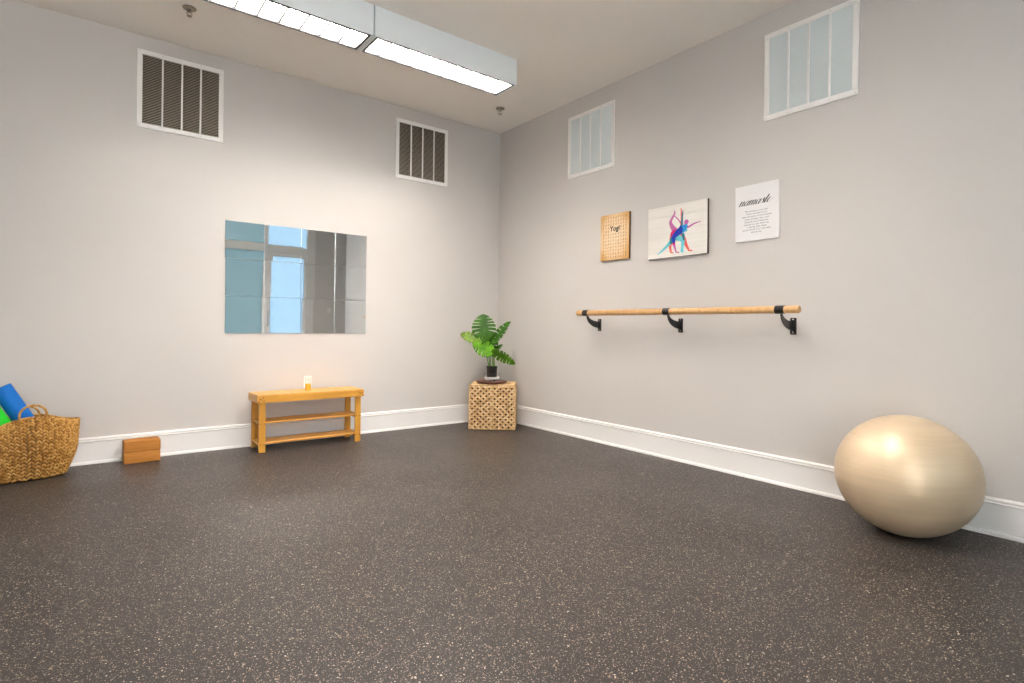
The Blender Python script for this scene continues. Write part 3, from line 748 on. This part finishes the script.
# script sign
W_, H_, D_ = 0.322, 0.398, 0.016
mw = on_right(2.066, 1.8815) @ Matrix.Rotation(math.radians(0.5), 4, 'Z')
t = thing('canvas_sign', 'white canvas sign with black script namaste, rightmost on the right wall', 'sign', mw)
obj('canvas', bx(-W_/2, W_/2, -H_/2, H_/2, 0.002, D_), M_paper, t, bevel=0.002)
GL = {'n': ([[(-.15, .55), (.05, 1.0), (.10, .92), (0, 0)], [(.02, .25), (.30, .95), (.45, .95), (.46, .7), (.38, .15), (.48, 0), (.80, .40)]], .68),
      'a': ([[(.52, .88), (.36, 1.0), (.10, .70), (.02, .25), (.14, 0), (.36, .25), (.50, .80)], [(.54, 1.0), (.42, .15), (.52, 0), (.84, .40)]], .70),
      'm': ([[(-.15, .55), (.05, 1.0), (.10, .92), (0, 0)], [(.02, .25), (.28, .95), (.40, .95), (.40, .7), (.34, 0)], [(.36, .25), (.62, .95), (.76, .95), (.76, .7), (.68, .15), (.78, 0), (1.08, .40)]], .98),
      's': ([[(-.12, .35), (.24, 1.12), (.26, .80), (.34, .35), (.22, .0), (.02, .08)], [(.2, 0), (.62, .5)]], .46),
      't': ([[(-.05, .40), (.24, 1.75), (.10, .30), (.18, 0), (.50, .40)], [(-.10, 1.02), (.50, 1.10)]], .40),
      'e': ([[(-.05, .35), (.24, .60), (.34, .90), (.22, 1.0), (.05, .65), (.04, .20), (.18, 0), (.40, .12), (.85, .85)]], .60)}
bm = bmesh.new(); xh = 0.0345; sl = 0.34; pen = 0.0; strokes = []
for ch in 'namaste':
    g_, adv = GL[ch]
    for st in g_: strokes.append([(x+pen+sl*y, y) for x, y in st])
    pen += adv
mx_ = max(x for s in strokes for x, y in s); mn_ = min(x for s in strokes for x, y in s)
kx = 0.262/(mx_-mn_)
for s in strokes:
    P = catmull([((x-mn_)*kx-0.131, y*xh*0.90+0.056) for x, y in s], 8); wd = []
    for i in range(len(P)):
        a = P[max(0, i-1)]; b = P[min(len(P)-1, i+1)]; dy = b[1]-a[1]; d = math.hypot(b[0]-a[0], dy) or 1
        wd.append(0.0005+0.0050*max(0, -dy/d)**1.8)
    sweep(bm, P, wd, D_+0.0004)
obj('script_word', bm, M_ink, t)
lines = ['My soul honors your soul.', 'I honor the place in you', 'where the entire universe resides.', 'I honor the light, love, truth,', 'beauty & peace within you,', 'because it is also within me.', 'In sharing these things', 'we are united, we are the same,', 'we are one.']
bm = text_bm('\n'.join(lines), 0.0162, line=1.16, shear=0.25)
bmesh.ops.translate(bm, verts=bm.verts, vec=(0, 0.006, D_+0.0004))
obj('verse', bm, mat('grey_ink', (0.10, 0.095, 0.095, 1), 0.6), t)

# plank board with three overlapping yoga figures
W_, H_, D_ = 0.556, 0.417, 0.030
t = thing('plank_art_board', 'whitewashed plank board with three overlapping coloured yoga figures, middle of the right wall', 'wall art', on_right(2.726, 1.8345) @ Matrix.Rotation(math.radians(0.3), 4, 'Z'))
bm = bmesh.new(); nP = 5; R_ = 0.010
for k in range(nP):
    z0 = -H_/2+H_*k/nP; box(bm, -W_/2, W_/2, z0+(0.0003 if k else 0), z0+H_/nP-(0.0003 if k < nP-1 else 0), 0.024, D_)
M_plank = wood('whitewashed_plank', (0.80, 0.755, 0.70, 1), (0.88, 0.84, 0.79, 1), 0.6, 0)
obj('planks', bm, M_plank, t, bevel=0.0012, seg=1)
obj('backer', bx(-W_/2+0.0005, W_/2-0.0005, -H_/2+0.0005, H_/2-0.0005, 0.002, 0.0238), mat('dark_brown_edge', (0.075, 0.035, 0.018, 1), 0.6), t, bevel=0.002)
AF = (0.0008483, 0.0000037, -0.2003885, -0.0000985, -0.000722, 0.2634533)
def FIG(x, y):
    return AF[0]*x+AF[1]*y+AF[2], AF[3]*x+AF[4]*y+AF[5]
FIGS = [
 ('orchid', (0.58, 0.165, 0.40, 1), [[(347, 244, 27)], [(335, 290, 26), (300, 315, 30), (250, 345, 30), (215, 345, 26)], [(345, 300, 14), (372, 296, 11), (425, 266, 8), (498, 241, 3)],
   [(225, 340, 34), (190, 290, 24), (172, 240, 17), (195, 190, 13), (217, 150, 10), (219, 115, 6)], [(300, 290, 10), (268, 225, 7), (235, 190, 6), (212, 172, 5)], [(205, 400, 26), (210, 480, 17), (226, 540, 10), (236, 570, 8), (268, 577, 5)]]),
 ('coral', (0.86, 0.15, 0.115, 1), [[(292, 300, 17), (294, 230, 11), (293, 160, 9), (289, 95, 5)], [(200, 380, 34), (182, 450, 28), (168, 510, 17), (176, 560, 12), (180, 578, 8), (206, 580, 5)],
   [(300, 385, 20), (320, 420, 22), (345, 490, 17), (368, 535, 12), (378, 552, 9), (410, 552, 6)]]),
 ('rose', (0.72, 0.02, 0.16, 1), [[(225, 345, 24), (195, 375, 27), (205, 430, 25), (210, 480, 15)]]),
 ('aqua', (0.17, 0.60, 0.66, 1), [[(215, 415, 34), (160, 480, 20), (90, 550, 12), (25, 602, 5)], [(225, 410, 30), (285, 425, 26), (310, 450, 24), (306, 510, 15), (300, 555, 17), (308, 562, 15)], [(352, 330, 11), (346, 344, 8)]]),
 ('teal', (0.03, 0.20, 0.25, 1), [[(300, 270, 13), (303, 200, 10), (308, 150, 8), (311, 118, 4)], [(315, 385, 18), (322, 435, 10)], [(190, 425, 22), (180, 470, 16)]]),
 ('azure', (0.03, 0.30, 0.70, 1), [[(345, 290, 22), (315, 315, 38), (285, 340, 38)]]),
 ('cobalt', (0.012, 0.045, 0.42, 1), [[(288, 290, 12), (280, 335, 36), (235, 375, 30), (212, 410, 24), (210, 455, 18)]]),
]
for li, (nm, colr, limbs) in enumerate(FIGS):
    pm = mat('print_'+nm, colr, 0.6, spec=0.2); bm = bmesh.new(); z = D_+0.0004+li*0.0006
    for lb in limbs:
        P = catmull([(x, y, r) for x, y, r in lb], 8); Q = [FIG(x, y) for x, y, r in P]; wd = [r*0.00076 for x, y, r in P]
        if len(Q) > 1: sweep(bm, Q, wd, z)
        for (c, r) in ((Q[0], wd[0]), (Q[-1], wd[-1]))[:min(2, len(lb))]:
            bm.faces.new([bm.verts.new((c[0]+r*math.cos(k*PI/10), c[1]+r*math.sin(k*PI/10), z+0.0003)) for k in range(20)])
        if nm == 'teal': obj('figure_print', bm, pm, t); bm = bmesh.new()
    if nm != 'teal': obj('figure_print', bm, pm, t)

# small tan plaque with tiny pose pattern
W_, H_, D_ = 0.334, 0.411, 0.022
t = thing('pose_plaque', 'small tan wooden plaque printed with tiny yoga poses, leftmost on the right wall', 'wall plaque', on_right(3.384, 1.863))
M_plq = bpy.data.materials.new('tan_print'); M_plq.use_nodes = True; q = NT(M_plq)
co = q.n('ShaderNodeTexCoord'); ln = q.n('ShaderNodeVectorMath', _operation='LENGTH'); mpn = q.n('ShaderNodeMapping'); mpn.inputs['Scale'].default_value = (4.2, 3.5, 0)
nz = q.n('ShaderNodeTexNoise', Scale=9.0, Detail=4.0); q.l(co.outputs['Object'], nz.inputs['Vector'])
q.l(co.outputs['Object'], mpn.inputs[0]); q.l(mpn.outputs[0], ln.inputs[0])
ad = q.n('ShaderNodeMath', _operation='MULTIPLY_ADD'); q.l(nz.outputs[0], ad.inputs[0]); ad.inputs[1].default_value = 0.35; q.l(ln.outputs['Value'], ad.inputs[2])
q.l(q.ramp(ad.outputs[0], [(0.35, (0.88, 0.68, 0.46, 1)), (0.80, (0.84, 0.58, 0.32, 1)), (1.0, (0.70, 0.38, 0.13, 1))]), q.b.inputs['Base Color'])
q.b.inputs['Roughness'].default_value = 0.55
obj('panel', bx(-W_/2, W_/2, -H_/2, H_/2, 0.020, D_), M_plq, t, bevel=0.0008, seg=1)
obj('backer', bx(-W_/2, W_/2, -H_/2, H_/2, 0.001, 0.0199), mat('walnut_edge', (0.16, 0.075, 0.025, 1), 0.6), t, bevel=0.001)
POSE = [[[(-.5, -1), (0, .1), (.5, -1)], [(0, .1), (0, .7)], [(-.6, .4), (.6, .4)]], [[(-.8, -1), (-.1, -.1), (.6, -1)], [(-.1, -.1), (.4, .5)], [(.4, .5), (.9, .9)], [(.2, .3), (.6, -.9)]],
        [[(0, -1), (0, .5)], [(0, -.3), (.5, -.1), (0, .0)], [(0, .4), (-.3, 1)], [(0, .4), (.3, 1)]], [[(-.8, -.9), (.8, -.9)], [(-.4, -.8), (0, .4)], [(0, .4), (.5, -.3)]], [[(-.9, -.9), (0, .5), (.9, -.9)]]]
bm = bmesh.new(); rg = random.Random(9); cols, rows = 10, 13
for j in range(rows):
    for i in range(cols):
        cx = -W_/2+0.020+(W_-0.040)*(i+0.5)/cols; cy = H_/2-0.016-(H_-0.032)*(j+0.5)/rows
        if 3 <= j <= 4 and 3 <= i <= 6: continue
        g_ = rg.choice(POSE); k = 0.0098
        for st in g_: sweep(bm, [(cx+x*k*0.9, cy+y*k) for x, y in st], [0.0017]*len(st), D_+0.0004)
        if g_ is not POSE[4]:
            hx, hy = (0, 0.95) if g_ is POSE[0] else ((.55, .35) if g_ is POSE[1] else ((0, .85) if g_ is POSE[2] else (0, .75)))
            bm.faces.new([bm.verts.new((cx+hx*k+0.0022*math.cos(a*PI/4), cy+hy*k+0.0022*math.sin(a*PI/4), D_+0.0005)) for a in range(8)])
obj('pose_print', bm, mat('brown_ink', (0.26, 0.13, 0.05, 1), 0.6), t)
bm = text_bm('Yogi', 0.064, shear=0.12, offset=0.0020)
bmesh.ops.translate(bm, verts=bm.verts, vec=(0, H_/2-0.150, D_+0.0006))
obj('word_print', bm, M_ink, t)
